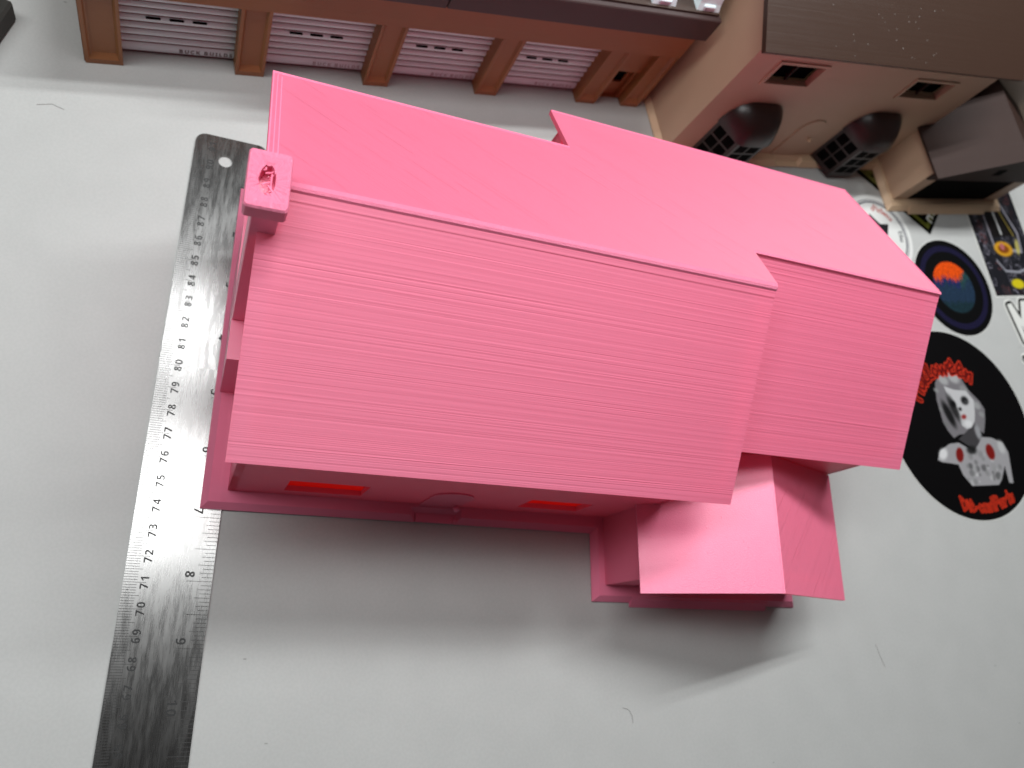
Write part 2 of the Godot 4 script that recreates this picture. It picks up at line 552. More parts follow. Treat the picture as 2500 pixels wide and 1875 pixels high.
# ---------------------------------------------------------------- the pink house
func pink_house() -> void:
	var t := thing("pink_house", "bright pink 3D-printed model house with long stepped roof lying over a steel ruler", "model house", Vector3(2.388, 0.103, 5.994), rad_to_deg(0.008))
	t.rotation.z = -0.1 / 31.0
	model_base(t, M.pink_rough)
	var wall: Material = M.pink
	var st := begin()
	panel(st, Vector3(0.98, 0, -0.77), Vector3.RIGHT, Vector3(0, 0, 1), 18.1, 0.36, 8.75, 0.3, [[2.14, 5.32, 1.2, 3.25], [12.45, 15.45, 1.4, 3.2]])
	var fw := part("front_wall", st, wall, t)
	# thin translucent skins in the window openings, lit from inside the hollow print
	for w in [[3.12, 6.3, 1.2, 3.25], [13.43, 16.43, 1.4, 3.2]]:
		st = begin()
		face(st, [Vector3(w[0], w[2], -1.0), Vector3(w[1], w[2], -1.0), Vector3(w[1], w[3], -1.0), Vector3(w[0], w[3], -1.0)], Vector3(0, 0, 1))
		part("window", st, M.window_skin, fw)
	st = begin()
	sheet(st, PackedVector2Array(arch_outline(9.08, 10.9, 0.36, 3.45, 2.6)), func(u, v, k): return Vector3(u, v, -0.78 + 0.08 * k), Vector3(0, 0, 1))
	var door := part("door", st, wall, t)
	st = begin()
	blob(st, Vector3(10.68, 0.95, -0.56), Vector3(0.15, 0.17, 0.15))
	blob(st, Vector3(10.74, 0.72, -0.58), Vector3(0.1, 0.2, 0.09))
	part("knob", st, M.pink_smooth, door)
	st = begin()
	blob(st, Vector3(10.83, 0.2, -0.14), Vector3(0.06, 0.16, 0.12))
	part("print_blob", st, M.pink_smooth, door)
	# gable ends and other walls
	for x in [0.98, 18.84]:
		st = begin()
		sheet(st, PackedVector2Array([Vector2(-0.77, 0.36), Vector2(-0.77, 8.75), Vector2(-8.0, 12.45), Vector2(-14.2, 9.0), Vector2(-14.2, 0.36)]), func(u, v, k): return Vector3(x + 0.3 * k, v, u), Vector3.RIGHT)
		part("gable_wall", st, wall, t)
	st = begin()
	panel(st, Vector3(19.14, 0, -3.1), Vector3.RIGHT, Vector3(0, 0, 1), 10.36, 0.36, 7.95, 0.3)
	part("set_back_wall", st, wall, t)
	st = begin()
	sheet(st, PackedVector2Array([Vector2(-3.1, 0.36), Vector2(-3.1, 8.0), Vector2(-10.07, 11.3), Vector2(-17.2, 7.3), Vector2(-17.2, 0.36)]), func(u, v, k): return Vector3(29.2 + 0.3 * k, v, u), Vector3.RIGHT)
	part("right_wall", st, wall, t)
	st = begin()
	panel(st, Vector3(0.98, 0, -14.2), Vector3.RIGHT, Vector3(0, 0, -1), 12.3, 0.36, 9.0, 0.3)
	panel(st, Vector3(13.2, 0, -17.2), Vector3.RIGHT, Vector3(0, 0, -1), 16.3, 0.36, 7.2, 0.3)
	panel(st, Vector3(13.2, 0, -14.2), Vector3(0, 0, -1), Vector3(-1, 0, 0), 3.0, 0.36, 7.2, 0.3)
	part("back_wall", st, wall, t)
	# roof
	st = begin()
	layered_slope(st, 0.46, 19.64, Vector3(0, 8.74, -0.066), Vector3(0, 12.74, -7.83), 260, 0.0056, 41, 0.2)
	part("front_roof_slope", st, M.pink_slope, t)
	st = begin()
	layered_slope(st, 18.9, 30.05, Vector3(0, 7.93, -2.57), Vector3(0, 11.58, -9.9), 240, 0.0056, 55, 0.2)
	part("set_back_roof_slope", st, M.pink_slope, t)
	st = begin()
	var R := Vector3(0, 12.825, -8.0)
	var K := Vector3(0, 9.0, -14.9)
	var dn := (K - R).normalized()
	var s := func(z): return (R.z - z) / -dn.z
	uv_turn = PI / 4.0
	slab(st, [Vector2(0.46, 0.0), Vector2(19.64, 0.0), Vector2(19.64, s.call(-10.0)), Vector2(30.05, s.call(-10.0)), Vector2(30.05, s.call(-18.04)), Vector2(12.69, s.call(-18.04)), Vector2(12.69, s.call(-14.9)), Vector2(0.46, s.call(-14.9))], R, dn, 0.22)
	part("back_roof_slope", st, M.pink_slant, t)
	uv_turn = 0.0
	st = begin()
	loft(st, [Vector3(0.46, 12.835, -8.003), Vector3(0.46, 12.835, -7.85), Vector3(0.46, 12.785, -7.76), Vector3(0.46, 12.66, -7.70), Vector3(0.46, 12.4, -8.003)], [Vector3(19.64, 12.835, -8.003), Vector3(19.64, 12.835, -7.85), Vector3(19.64, 12.785, -7.76), Vector3(19.64, 12.66, -7.70), Vector3(19.64, 12.4, -8.003)])
	part("ridge_strip", st, M.pink_rough, t)
	# beads of filament along the rims of the back slope
	var up := Vector3(0, -dn.z, dn.y)
	var bead := func(a: Vector2, b: Vector2, w: float, h: float):
		var q := []
		for e in [a, b]:
			var o: Vector3 = Vector3(e.x, 0, 0) + R + dn * e.y
			var side := Vector3(0, 0, 0)
			side = dn if absf(a.x - b.x) > 0.1 else Vector3.RIGHT
			q.append([o - up * 0.01, o + up * h + side * w * 0.25, o + up * h + side * w * 0.75, o + side * w - up * 0.01])
		st = begin()
		loft(st, q[0], q[1])
		part("edge_bead", st, M.pink_smooth, t)
	bead.call(Vector2(0.461, 0.1), Vector2(0.461, s.call(-14.88)), 0.09, 0.03)
	bead.call(Vector2(0.62, 0.1), Vector2(0.62, s.call(-14.7)), 0.07, 0.018)
	bead.call(Vector2(0.77, 0.1), Vector2(0.77, s.call(-14.6)), 0.07, 0.014)
	bead.call(Vector2(0.47, s.call(-14.78)), Vector2(12.69, s.call(-14.78)), 0.12, 0.045)
	bead.call(Vector2(12.7, s.call(-17.93)), Vector2(30.04, s.call(-17.93)), 0.1, 0.035)
	bead.call(Vector2(29.96, s.call(-10.1)), Vector2(29.96, s.call(-18.0)), 0.08, 0.03)
	st = begin()
	loft(st, [Vector3(19.65, 11.72, -10.02), Vector3(19.65, 11.72, -9.9), Vector3(19.65, 11.55, -9.88), Vector3(19.65, 11.4, -10.02)], [Vector3(30.05, 11.72, -10.02), Vector3(30.05, 11.72, -9.9), Vector3(30.05, 11.55, -9.88), Vector3(30.05, 11.4, -10.02)])
	part("ridge_strip", st, M.pink_rough, t)
	# chimney
	st = begin()
	loft(st, rect(0.2, 0.99, -10.9, -4.94, 0.36), [Vector3(0.2, 5.0, -10.9), Vector3(0.99, 5.0, -10.9), Vector3(0.99, 4.68, -4.94), Vector3(0.2, 4.64, -4.94)])
	var ch := part("chimney", st, M.pink_smooth, t)
	st = begin()
	box(st, 0.2, 1.0, 4.8, 13.3, -8.05, -6.5, 0.03)
	part("stack", st, M.pink_smooth, ch)
	st = begin()
	chimney_cap(st)
	part("cap", st, M.pink_rough, ch)
	rng.seed = 77
	for i in 9:
		st = begin()
		var a := Vector3(rng.randf_range(0.36, 0.72), 13.78, rng.randf_range(-7.72, -6.85))
		var b := Vector3(rng.randf_range(0.4, 0.8), 13.72, a.z + rng.randf_range(-0.5, 0.7))
		b.z = clampf(b.z, -7.75, -6.8)
		tube(st, [a, (a + b) / 2.0 + Vector3(rng.randf_range(-0.06, 0.06), rng.randf_range(-0.22, 0.02), 0), b], rng.randf_range(0.018, 0.035), 5)
		part("filament_thread", st, M.pink_smooth, ch)
	# garage wing
	st = begin()
	panel(st, Vector3(18.43, 0, -3.1), Vector3(0, 0, 1), Vector3(-1, 0, 0), 5.55, 0.36, 4.15, 0.3)
	panel(st, Vector3(29.2, 0, -3.1), Vector3(0, 0, 1), Vector3(1, 0, 0), 5.55, 0.36, 4.15, 0.3)
	panel(st, Vector3(18.735, 0, 2.45), Vector3.RIGHT, Vector3(0, 0, 1), 10.16, 0.36, 4.1, 0.3, [[1.2, 9.1, 0.5, 3.3]])
	var gw := part("garage_wall", st, wall, t)
	st = begin()
	sheet(st, PackedVector2Array([Vector2(18.43, 4.12), Vector2(29.2, 4.12), Vector2(23.815, 6.4)]), func(u, v, k): return Vector3(u, v, 2.15 + 0.299 * k), Vector3(0, 0, 1))
	part("gable", st, wall, gw)
	st = begin()
	garage_slope(st, Vector2(18.12, 4.06), Vector2(23.86, 6.50), -3.05, 3.1, 0.18)
	part("garage_roof_slope", st, M.pink_smooth, t)
	rng.seed = 303
	st = begin()
	for i in 46:
		var k := rng.randf_range(0.05, 0.95)
		var q := Vector3(lerpf(18.12, 23.86, k), lerpf(4.06, 6.5, k), rng.randf_range(-1.2, 3.0))
		blob(st, q, Vector3(0.022, 0.012, rng.randf_range(0.02, 0.06)) * rng.randf_range(0.5, 1.3), 4, 6)
	part("print_speck", st, M.pink_smooth, t).set_meta("kind", "stuff")
	st = begin()
	uv_turn = PI / 4.0
	garage_slope(st, Vector2(29.5, 4.06), Vector2(23.78, 6.47), -3.05, 3.1, 0.2)
	part("garage_roof_slope", st, M.pink_slant, t)
	uv_turn = 0.0

func garage_slope(st: SurfaceTool, eave: Vector2, ridge: Vector2, z0: float, z1: float, thick: float) -> void:
	var d := (ridge - eave).normalized()
	var n := Vector2(-d.y, d.x)
	if n.y < 0:
		n = -n
	var a := []
	var b := []
	for q in [eave, ridge, ridge - n * thick, eave - n * thick]:
		a.append(Vector3(q.x, q.y, z0))
		b.append(Vector3(q.x, q.y, z1))
	loft(st, a, b)

func chimney_cap(st: SurfaceTool) -> void:
	var c := Vector2(0.55, -7.28)
	var h := Vector2(0.63, 0.97)
	var nz := noise(8, 1.4, 3)
	var k := 72
	var rings := []
	for spec in [[1.0, 13.24, 0.0], [1.0, 13.78, 0.0], [0.95, 13.85, 0.012], [0.78, 13.87, 0.02], [0.6, 13.84, 0.02], [-1.0, 13.8, 0.02], [-0.96, 13.0, 0.0]]:
		var ring := []
		for i in k:
			var a := TAU * i / k
			var d := Vector2(cos(a), sin(a))
			var q: Vector2
			if spec[0] > 0.0:
				# rounded rectangle
				var e := pow(pow(absf(d.x) / h.x, 16.0) + pow(absf(d.y) / h.y, 16.0), -1.0 / 16.0)
				q = d * e * spec[0]
			else:
				# the ragged leaf-shaped hole
				var e := 1.0 / sqrt(pow(d.x / 0.24, 2.0) + pow(d.y / 0.5, 2.0))
				q = d * e * -spec[0] * (1.0 + 0.12 * nz.get_noise_2d(i * 1.6, 2.0)) + Vector2(-0.04, 0.0)
			ring.append(Vector3(c.x + q.x, spec[1] + spec[2] * nz.get_noise_2d(q.x * 9.0, q.y * 9.0), c.y + q.y))
		rings.append(ring)
	for r in rings.size() - 1:
		for i in k:
			var j := (i + 1) % k
			var out := Vector3(0, 1, 0)
			var rad: Vector3 = rings[r][i] - Vector3(c.x, rings[r][i].y, c.y)
			if r == 0:
				out = rad
			elif r == 5:
				out = -rad
			face(st, [rings[r][i], rings[r][j], rings[r + 1][j], rings[r + 1][i]], out)
	face(st, rings[0], Vector3.DOWN)
	face(st, rings[6], Vector3.UP)

# ---------------------------------------------------------------- steel ruler; its cm mark m lies at world z = 80 - m
func steel_ruler() -> void:
	var t := thing("steel_ruler", "brushed steel ruler with centimetre and inch marks partly under the pink house", "ruler", Vector3(0, 0.004, 0))
	var W := 3.229
	var z0 := -11.62
	var z1 := 30.0
	var st := begin()
	# outline with rounded corners and the hanging hole, cut so that it stays one simple polygon pair
	var hole := Vector2(1.42, -10.35)
	var hr := 0.31
	var top := [Vector2(W, -9.4), Vector2(W, z0 + 0.45)]
	for k in range(1, 6):
		var a := PI / 2.0 * k / 6.0
		top.append(Vector2(W - 0.45 + 0.45 * cos(a), z0 + 0.45 - 0.45 * sin(a)))
	top.append(Vector2(W - 0.45, z0))
	top.append(Vector2(0.45, z0))
	for k in range(1, 6):
		var a := PI / 2.0 * k / 6.0
		top.append(Vector2(0.45 - 0.45 * sin(a), z0 + 0.45 - 0.45 * cos(a)))
	top.append(Vector2(0, z0 + 0.45))
	top.append(Vector2(0, -9.4))
	# upper half and lower half of the end, meeting along the hole's middle line
	var up_half := []
	var down_half := [Vector2(0, hole.y), Vector2(0, -9.4), Vector2(W, -9.4), Vector2(W, hole.y)]
	for q in top:
		if q.y < hole.y:
			up_half.append(q)
	up_half.push_front(Vector2(W, hole.y))
	up_half.append(Vector2(0, hole.y))
	for k in 17:
		var a := PI - PI * k / 16.0
		up_half.append(hole + Vector2(cos(a), -sin(a)) * hr)
		down_half.append(hole + Vector2(-cos(a), sin(a)) * hr)
	var place := func(u, v, k): return Vector3(u, 0.1 * k, v)
	sheet(st, PackedVector2Array(up_half), place, Vector3.UP)
	sheet(st, PackedVector2Array(down_half), place, Vector3.UP)
	box(st, 0, W, 0, 0.1, -9.4, z1)
	var blade := part("blade", st, M.steel, t)
	# graduations: hair-thin engraved lines
	st = begin()
	var y := 0.1006
	for mm in range(500, 914):
		var z := 80.0 - mm / 10.0
		var l := 0.5
		if mm % 10 == 0:
			l = 0.82
		elif mm % 5 == 0:
			l = 0.64
		box(st, 0.004, l, 0.0985, y, z - 0.0095, z + 0.0095)
	for k in range(1, 16 * 16):
		var z := 80.0 - (91.44 - 2.54 * k / 16.0)
		var l := 0.41
		if k % 16 == 0:
			l = 0.98
		elif k % 8 == 0:
			l = 0.8
		elif k % 4 == 0:
			l = 0.61
		elif k % 2 == 0:
			l = 0.5
		box(st, W - l, W - 0.004, 0.0985, y, z - 0.0095, z + 0.0095)
	part("graduation", st, M.groove_ink, blade).set_meta("kind", "stuff")
	for m in range(50, 92):
		word("number_mark", str(m), 0.3, M.ink, blade, Vector3(0.77, 0.1005, 80.0 - m), Vector3(0, 0, -1), Vector3(-1, 0, 0), true, 0.002, 5)
	for k in range(1, 16):
		var off := 0.26 if k < 10 else 0.42
		word("number_mark", str(k), 0.36, M.ink, blade, Vector3(W - 0.87, 0.1005, 80.0 - (91.44 - 2.54 * k) - off), Vector3(0, 0, 1), Vector3(1, 0, 0), true, 0.002, 3)

# ---------------------------------------------------------------- beige house
func beige_house() -> void:
	var t := thing("beige_house", "beige model house with dark brown roof and two glossy brown bay windows", "model house", Vector3(25.7, 0.03, -16.8), 13.2)
	model_base(t, M.beige_rim)
	var wall: Material = M.beige
	var st := begin()
	panel(st, Vector3(0.3, 0, -0.78), Vector3.RIGHT, Vector3(0, 0, 1), 18.8, 0.36, 9.7, 0.3, [[2.12, 5.2, 7.0, 8.5], [12.7, 15.95, 6.85, 8.25]])
	var fw := part("front_wall", st, wall, t)
	for w in [[2.42, 5.5, 7.0, 8.5], [13.0, 16.25, 6.85, 8.25]]:
		st = begin()
		panel(st, Vector3(w[0] - 0.22, 0, -0.7), Vector3.RIGHT, Vector3(0, 0, 1), w[1] - w[0] + 0.44, w[2] - 0.2, w[3] + 0.2, 0.077, [[0.2, w[1] - w[0] + 0.24, w[2] - 0.02, w[3] + 0.02]])
		var win := part("window", st, wall, fw)
		st = begin()
		box(st, w[0] - 0.1, w[1] + 0.1, w[2] - 0.1, w[3] + 0.1, -1.4, -1.3)
		part("pane", st, M.black, win)
		st = begin()
		box(st, (w[0] + w[1]) / 2.0 - 0.05, (w[0] + w[1]) / 2.0 + 0.05, w[2] + 0.002, w[3] - 0.002, -1.12, -0.98)
		part("mullion", st, M.roof_dark, win)
	st = begin()
	sheet(st, PackedVector2Array(arch_outline(8.55, 10.4, 0.36, 4.05, 3.1)), func(u, v, k): return Vector3(u, v, -0.79 + 0.09 * k), Vector3(0, 0, 1))
	var door := part("door", st, wall, t)
	st = begin()
	blob(st, Vector3(10.05, 2.3, -0.55), Vector3(0.13, 0.13, 0.16))
	part("knob", st, M.beige_rim, door)
	for x in [0.295, 18.8]:
		st = begin()
		sheet(st, PackedVector2Array([Vector2(-0.785, 0.36), Vector2(-0.785, 9.7), Vector2(-8.1, 13.55), Vector2(-15.2, 9.7), Vector2(-15.2, 0.36)]), func(u, v, k): return Vector3(x + 0.3 * k, v, u), Vector3.RIGHT)
		part("gable_wall", st, wall, t)
	st = begin()
	panel(st, Vector3(19.1, 0, -3.1), Vector3.RIGHT, Vector3(0, 0, 1), 17.0, 0.02, 8.9, 0.3)
	sheet(st, PackedVector2Array([Vector2(-3.1, 0.36), Vector2(-3.1, 8.9), Vector2(-10.07, 12.3), Vector2(-17.2, 8.4), Vector2(-17.2, 0.36)]), func(u, v, k): return Vector3(36.1 + 0.3 * k, v, u), Vector3.RIGHT)
	part("set_back_wall", st, wall, t)
	# roof
	st = begin()
	layered_slope(st, -0.2, 19.9, Vector3(0, 9.95, -0.1), Vector3(0, 14.0, -8.0), 100, 0.0011, 63, 0.3)
	var fr := part("front_roof_slope", st, M.roof_brown, t)
	st = begin()
	layered_slope(st, 19.2, 37.0, Vector3(0, 9.0, -2.5), Vector3(0, 12.8, -10.0), 90, 0.0011, 66, 0.3)
	part("set_back_roof_slope", st, M.roof_dark, t)
	st = begin()
	slab(st, [Vector2(-0.2, -0.1), Vector2(19.9, -0.1), Vector2(19.9, 8.3), Vector2(-0.2, 8.3)], Vector3(0, 14.12, -8.0), Vector3(0, -0.5, -0.87), 0.3)
	slab(st, [Vector2(19.9, -0.1), Vector2(37.0, -0.1), Vector2(37.0, 8.3), Vector2(19.9, 8.3)], Vector3(0, 12.92, -10.0), Vector3(0, -0.5, -0.87), 0.3)
	part("back_roof_slope", st, M.roof_dark, t)
	# print blobs on the roof
	rng.seed = 19
	for i in 34:
		var k := rng.randf_range(0.03, 0.42)
		st = begin()
		var q := Vector3(rng.randf_range(4.0, 12.5), 9.95 + 4.05 * k, -0.1 - 7.9 * k)
		blob(st, q, Vector3(0.04, 0.022, 0.035) * rng.randf_range(0.5, 1.1), 4, 6)
		part("print_blob", st, M.lint, fr)
	bay(t, 2.1, 0)
	bay(t, 12.0, 1)
	# garage wing
	st = begin()
	panel(st, Vector3(18.43, 0, -3.1), Vector3(0, 0, 1), Vector3(-1, 0, 0), 5.55, 0.36, 4.0, 0.3)
	panel(st, Vector3(29.2, 0, -3.1), Vector3(0, 0, 1), Vector3(1, 0, 0), 5.55, 0.36, 4.0, 0.3)
	panel(st, Vector3(18.735, 0, 2.45), Vector3.RIGHT, Vector3(0, 0, 1), 10.16, 0.36, 4.0, 0.3, [[0.95, 9.2, 0.38, 3.1]])
	var gw := part("garage_wall", st, wall, t)
	st = begin()
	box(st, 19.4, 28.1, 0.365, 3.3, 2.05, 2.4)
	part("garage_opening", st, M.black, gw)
	st = begin()
	var vent := PackedVector2Array([Vector2(23.9, 4.55), Vector2(24.75, 4.55), Vector2(24.75, 3.85), Vector2(23.9, 3.85)])
	sheet(st, PackedVector2Array([Vector2(18.43, 3.08), Vector2(29.2, 3.08), Vector2(29.2, 4.1), Vector2(23.815, 6.35), Vector2(18.43, 4.1)]), func(u, v, k): return Vector3(u, v, 2.46 + 0.12 * k), Vector3(0, 0, 1))
	var gb := part("gable", st, M.roof_dark, gw)
	st = begin()
	sheet(st, vent, func(u, v, k): return Vector3(u, v, 2.5 + 0.086 * k), Vector3(0, 0, 1))
	part("vent", st, M.black, gb)
	for e in [18.05, 29.55]:
		st = begin()
		garage_slope(st, Vector2(e, 4.1), Vector2(23.815, 6.62), -3.0, 3.1, 0.22)
		part("garage_roof_slope", st, M.roof_dark, t)

func bay(t: Node3D, x: float, k: int) -> void:
	# a three-sided bay under a domed roof
	var f := [Vector2(x, -0.77), Vector2(x + 0.95, 0.75), Vector2(x + 3.0, 0.75), Vector2(x + 3.95, -0.77)]
	var st := begin()
	var lo := []
	var hi := []
	for q in f:
		lo.append(Vector3(q.x, 0.37, q.y))
		hi.append(Vector3(q.x, 3.5, q.y))
	loft(st, lo, hi)
	var b := part("bay_window", st, M.gloss_brown, t)
	# panes set between mullions on each side
	for s in 3:
		var a: Vector2 = f[s]
		var c: Vector2 = f[s + 1]
		var d := (c - a).normalized()
		var out := Vector2(-d.y, d.x)
		if out.dot((a + c) / 2.0 - Vector2(x + 1.97, -0.77)) < 0:
			out = -out
		var L := a.distance_to(c)
		var cols := 2
		for i in cols:
			for j in 3:
				var u0 := 0.16 + (L - 0.32) * i / cols + 0.05
				var u1 := 0.16 + (L - 0.32) * (i + 1) / cols - 0.05
				var y0 := 0.75 + 0.88 * j
				var P := func(u, y, e): return Vector3(a.x + d.x * u + out.x * e, y, a.y + d.y * u + out.y * e)
				st = begin()
				loft(st, [P.call(u0, y0, 0.004), P.call(u1, y0, 0.004), P.call(u1, y0 + 0.74, 0.004), P.call(u0, y0 + 0.74, 0.004)], [P.call(u0, y0, -0.2), P.call(u1, y0, -0.2), P.call(u1, y0 + 0.74, -0.2), P.call(u0, y0 + 0.74, -0.2)])
				part("pane", st, M.black, b)
	# domed roof: the plan becomes rounder towards the top
	st = begin()
	var rings := []
	var rows := 9
	var n := 16
	for r in rows + 1:
		var q := PI / 2.0 * r / rows
		var ring := []
		for i in n + 1:
			var w := 3.0 * i / n
			var fi := mini(int(w), 2)
			var flat: Vector2 = f[fi].lerp(f[fi + 1], w - fi) - Vector2(x + 1.975, -0.78)
			var a := PI - PI * i / n
			var full := Vector2(2.0 * cos(a), 1.5 * sin(a))
			var p := flat.lerp(full, 0.25 + 0.6 * sin(q))
			ring.append(Vector3(x + 1.975 + p.x * 1.07 * (0.3 + 0.7 * cos(q)), 3.42 + 1.85 * sin(q), -0.78 + p.y * 1.12 * cos(q) + 0.03))
		rings.append(ring)
	st.set_smooth_group(1)
	for r in rows:
		for i in n:
			face(st, [rings[r][i], rings[r][i + 1], rings[r + 1][i + 1], rings[r + 1][i]], (rings[r][i] + rings[r][i + 1]) / 2.0 - Vector3(x + 1.975, 3.0, -1.5))
	st.set_smooth_group(-1)
	face(st, rings[0], Vector3.DOWN)
	part("bay_roof", st, M.gloss_brown, b)

# ---------------------------------------------------------------- brown garage row
func garage_row() -> void:
	var t := thing("garage_row", "brown model garage building with four white roller doors behind the pink roof", "model garage", Vector3(-5.09, 0.02, -13.97), 12.45)
	var st := begin()
	# pillars with a sunk front panel and a bevelled foot
	for p in [[0.0, 1.56], [6.5, 7.86], [12.88, 14.2], [19.2, 20.5], [25.65, 26.95], [28.75, 29.95]]:
		st = begin()
		pillar(st, p[0], p[1], 4.5)
		part("pillar", st, M.brown, t)
	# wall above the doors, with a thin ledge
	st = begin()
	box(st, 0.0, 30.1, 4.5, 6.9, -1.4, -0.01)
	box(st, 26.9, 28.8, 2.55, 4.499, -1.4, -0.4)
	box(st, 26.9, 28.8, 0.0, 2.55, -1.6, -1.2)
	box(st, 29.9, 30.6, 0.0, 6.9, -14.0, -0.5)
	box(st, -0.05, 0.3, 0.0, 6.9, -14.0, -0.1)
	var wall := part("wall", st, M.brown, t)
	for x in [[1.5, 6.55], [7.8, 12.95], [14.15, 19.25], [20.45, 25.7]]:
		st = begin()
		box(st, x[0] + 0.02, x[1] - 0.02, 4.22, 4.499, -1.1, -0.45, 0.03)
		part("lintel", st, M.door_red, wall)
	st = begin()
	panel(st, Vector3(26.97, 0, -0.55), Vector3.RIGHT, Vector3(0, 0, 1), 1.76, 0.02, 2.75, 0.3, [[0.2, 1.55, 0.01, 2.45]])
	var dr := part("small_door", st, M.brown, t)
	st = begin()
	panel(st, Vector3(27.0, 0, -0.8), Vector3.RIGHT, Vector3(0, 0, 1), 1.7, 0.03, 2.5, 0.12, [[0.55, 1.35, 1.15, 2.1]])
	var leaf := part("door_leaf", st, M.brown, dr)
	st = begin()
	box(st, 27.4, 28.5, 1.0, 2.2, -1.1, -1.0)
	part("pane", st, M.black, leaf)
	# roof slab with its deep edge
	st = begin()
	box(st, 8.5, 15.28, 6.7, 8.2, -13.0, 0.62, 0.05)
	var rf := part("roof_slab", st, M.fascia, t)
	st = begin()
	box(st, 15.32, 30.15, 6.7, 8.2, -13.0, 0.62, 0.05)
	var rf2 := part("roof_slab", st, M.fascia, t)
	st = begin()
	box(st, 8.7, 15.2, 8.19, 8.32, -12.6, 0.3)
	part("roof_sheet", st, M.roof_brown, rf)
	st = begin()
	box(st, 15.4, 29.95, 8.19, 8.32, -12.6, 0.3)
	part("roof_sheet", st, M.roof_brown, rf2)
	st = begin()
	box(st, 0.02, 8.48, 6.45, 6.88, -13.0, -0.03)
	part("flat_roof", st, M.roof_brown, t)
	# roller doors
	var edges := [0.03, 0.74, 1.17, 1.62, 2.05, 2.54, 2.96, 3.38, 3.8, 4.2]
	for x in [[1.5, 6.55], [7.8, 12.95], [14.15, 19.25], [20.45, 25.7]]:
		st = begin()
		box(st, x[0], x[1], 0.02, 4.3, -1.2, -0.86)
		var d := part("roller_door", st, M.door_red, t)
		for i in edges.size() - 1:
			st = begin()
			var lo := []
			var hi := []
			for k in 7:
				var q: float = -1.0 + k / 3.0
				var yy: float = lerpf(edges[i] + 0.012, edges[i + 1] - 0.04, k / 6.0)
				var zz: float = -0.76 - 0.13 * pow(absf(q), 2.2) + 0.012 * (i % 2)
				lo.append(Vector3(x[0] + 0.01, yy, zz))
				hi.append(Vector3(x[1] - 0.01, yy, zz))
			for e in [lo, hi]:
				e.append(Vector3(e[0].x, edges[i + 1] - 0.04, -0.95))
				e.append(Vector3(e[0].x, edges[i] + 0.012, -0.95))
			loft(st, lo, hi)
			part("slat", st, M.white_print, d)
		for sx in [1.12, 2.1, 3.08]:
			st = begin()
			box(st, x[0] + sx, x[0] + sx + 0.62, 2.36, 2.46, -0.85, -0.735, 0.03)
			part("slot", st, M.black, d)
		word("lettering", "BUCK BUILDS", 0.19, M.print_ink if x[0] < 2.0 else M.faint_ink, d, Vector3(x[0] + 3.72, 0.4, -0.75), Vector3.RIGHT, Vector3.UP, true, 0.006, 4)

func pillar(st: SurfaceTool, x0: float, x1: float, h: float) -> void:
	var e := 0.26
	box(st, x0, x1, 0.0, h, -1.0, -0.16)
	# side rails and a slanted foot frame the sunk panel
	loft(st, [Vector3(x0, 0, -0.16), Vector3(x0 + e, 0, -0.16), Vector3(x0 + e * 0.55, 0, 0), Vector3(x0, 0, 0)], [Vector3(x0, h, -0.16), Vector3(x0 + e, h, -0.16), Vector3(x0 + e * 0.55, h, 0), Vector3(x0, h, 0)])
	loft(st, [Vector3(x1 - e, 0, -0.16), Vector3(x1, 0, -0.16), Vector3(x1, 0, 0), Vector3(x1 - e * 0.55, 0, 0)], [Vector3(x1 - e, h, -0.16), Vector3(x1, h, -0.16), Vector3(x1, h, 0), Vector3(x1 - e * 0.55, h, 0)])
	loft(st, [Vector3(x0 + e * 0.5, 0.0, -0.17), Vector3(x1 - e * 0.5, 0.0, -0.17), Vector3(x1 - e * 0.5, 0.0, -0.003), Vector3(x0 + e * 0.5, 0.0, -0.003)], [Vector3(x0 + e * 0.5, 0.62, -0.17), Vector3(x1 - e * 0.5, 0.62, -0.17), Vector3(x1 - e * 0.5, 0.3, -0.003), Vector3(x0 + e * 0.5, 0.3, -0.003)])

# ---------------------------------------------------------------- stickers
func disc(st: SurfaceTool, r: float, y0: float, y1: float) -> void:
	var n := 96
	for i in n:
		var a := TAU * i / n
		var b := TAU * (i + 1) / n
		var p := Vector3(cos(a) * r, 0, sin(a) * r)
		var q := Vector3(cos(b) * r, 0, sin(b) * r)
		for tri in [[Vector3(0, y1, 0), p + Vector3(0, y1, 0), q + Vector3(0, y1, 0)]]:
			for v in tri:
				st.set_uv(Vector2(v.x, v.z) / (2.0 * r) + Vector2(0.5, 0.5))
				st.add_vertex(v * S)
		face(st, [p + Vector3(0, y0, 0), q + Vector3(0, y0, 0), q + Vector3(0, y1, 0), p + Vector3(0, y1, 0)], p + q)

func printed(im: Image, rough := 0.35) -> StandardMaterial3D:
	var m := StandardMaterial3D.new()
	m.albedo_texture = tex(im)
	m.roughness = rough
	m.metallic_specular = 0.3
	return m

func canvas(n: int, col: Color) -> Image:
	var im := Image.create(n, n, false, Image.FORMAT_RGB8)
	im.fill(col)
	return im

func V(a: Array) -> Array:
	var o := []
	for q in a:
		o.append(Vector2(q[0], q[1]))
	return o

func round_sticker(called: String, label: String, at: Vector3, r: float, rim: float, im: Image, turn := 11.5) -> void:
	var t := thing(called, label, "sticker", at, turn)
	var st := begin()
	disc(st, r, 0.0, 0.014)
	var b := part("backing", st, M.vinyl, t)
	st = begin()
	disc(st, r - rim, 0.0145, 0.022)
	part("print", st, printed(im), b)

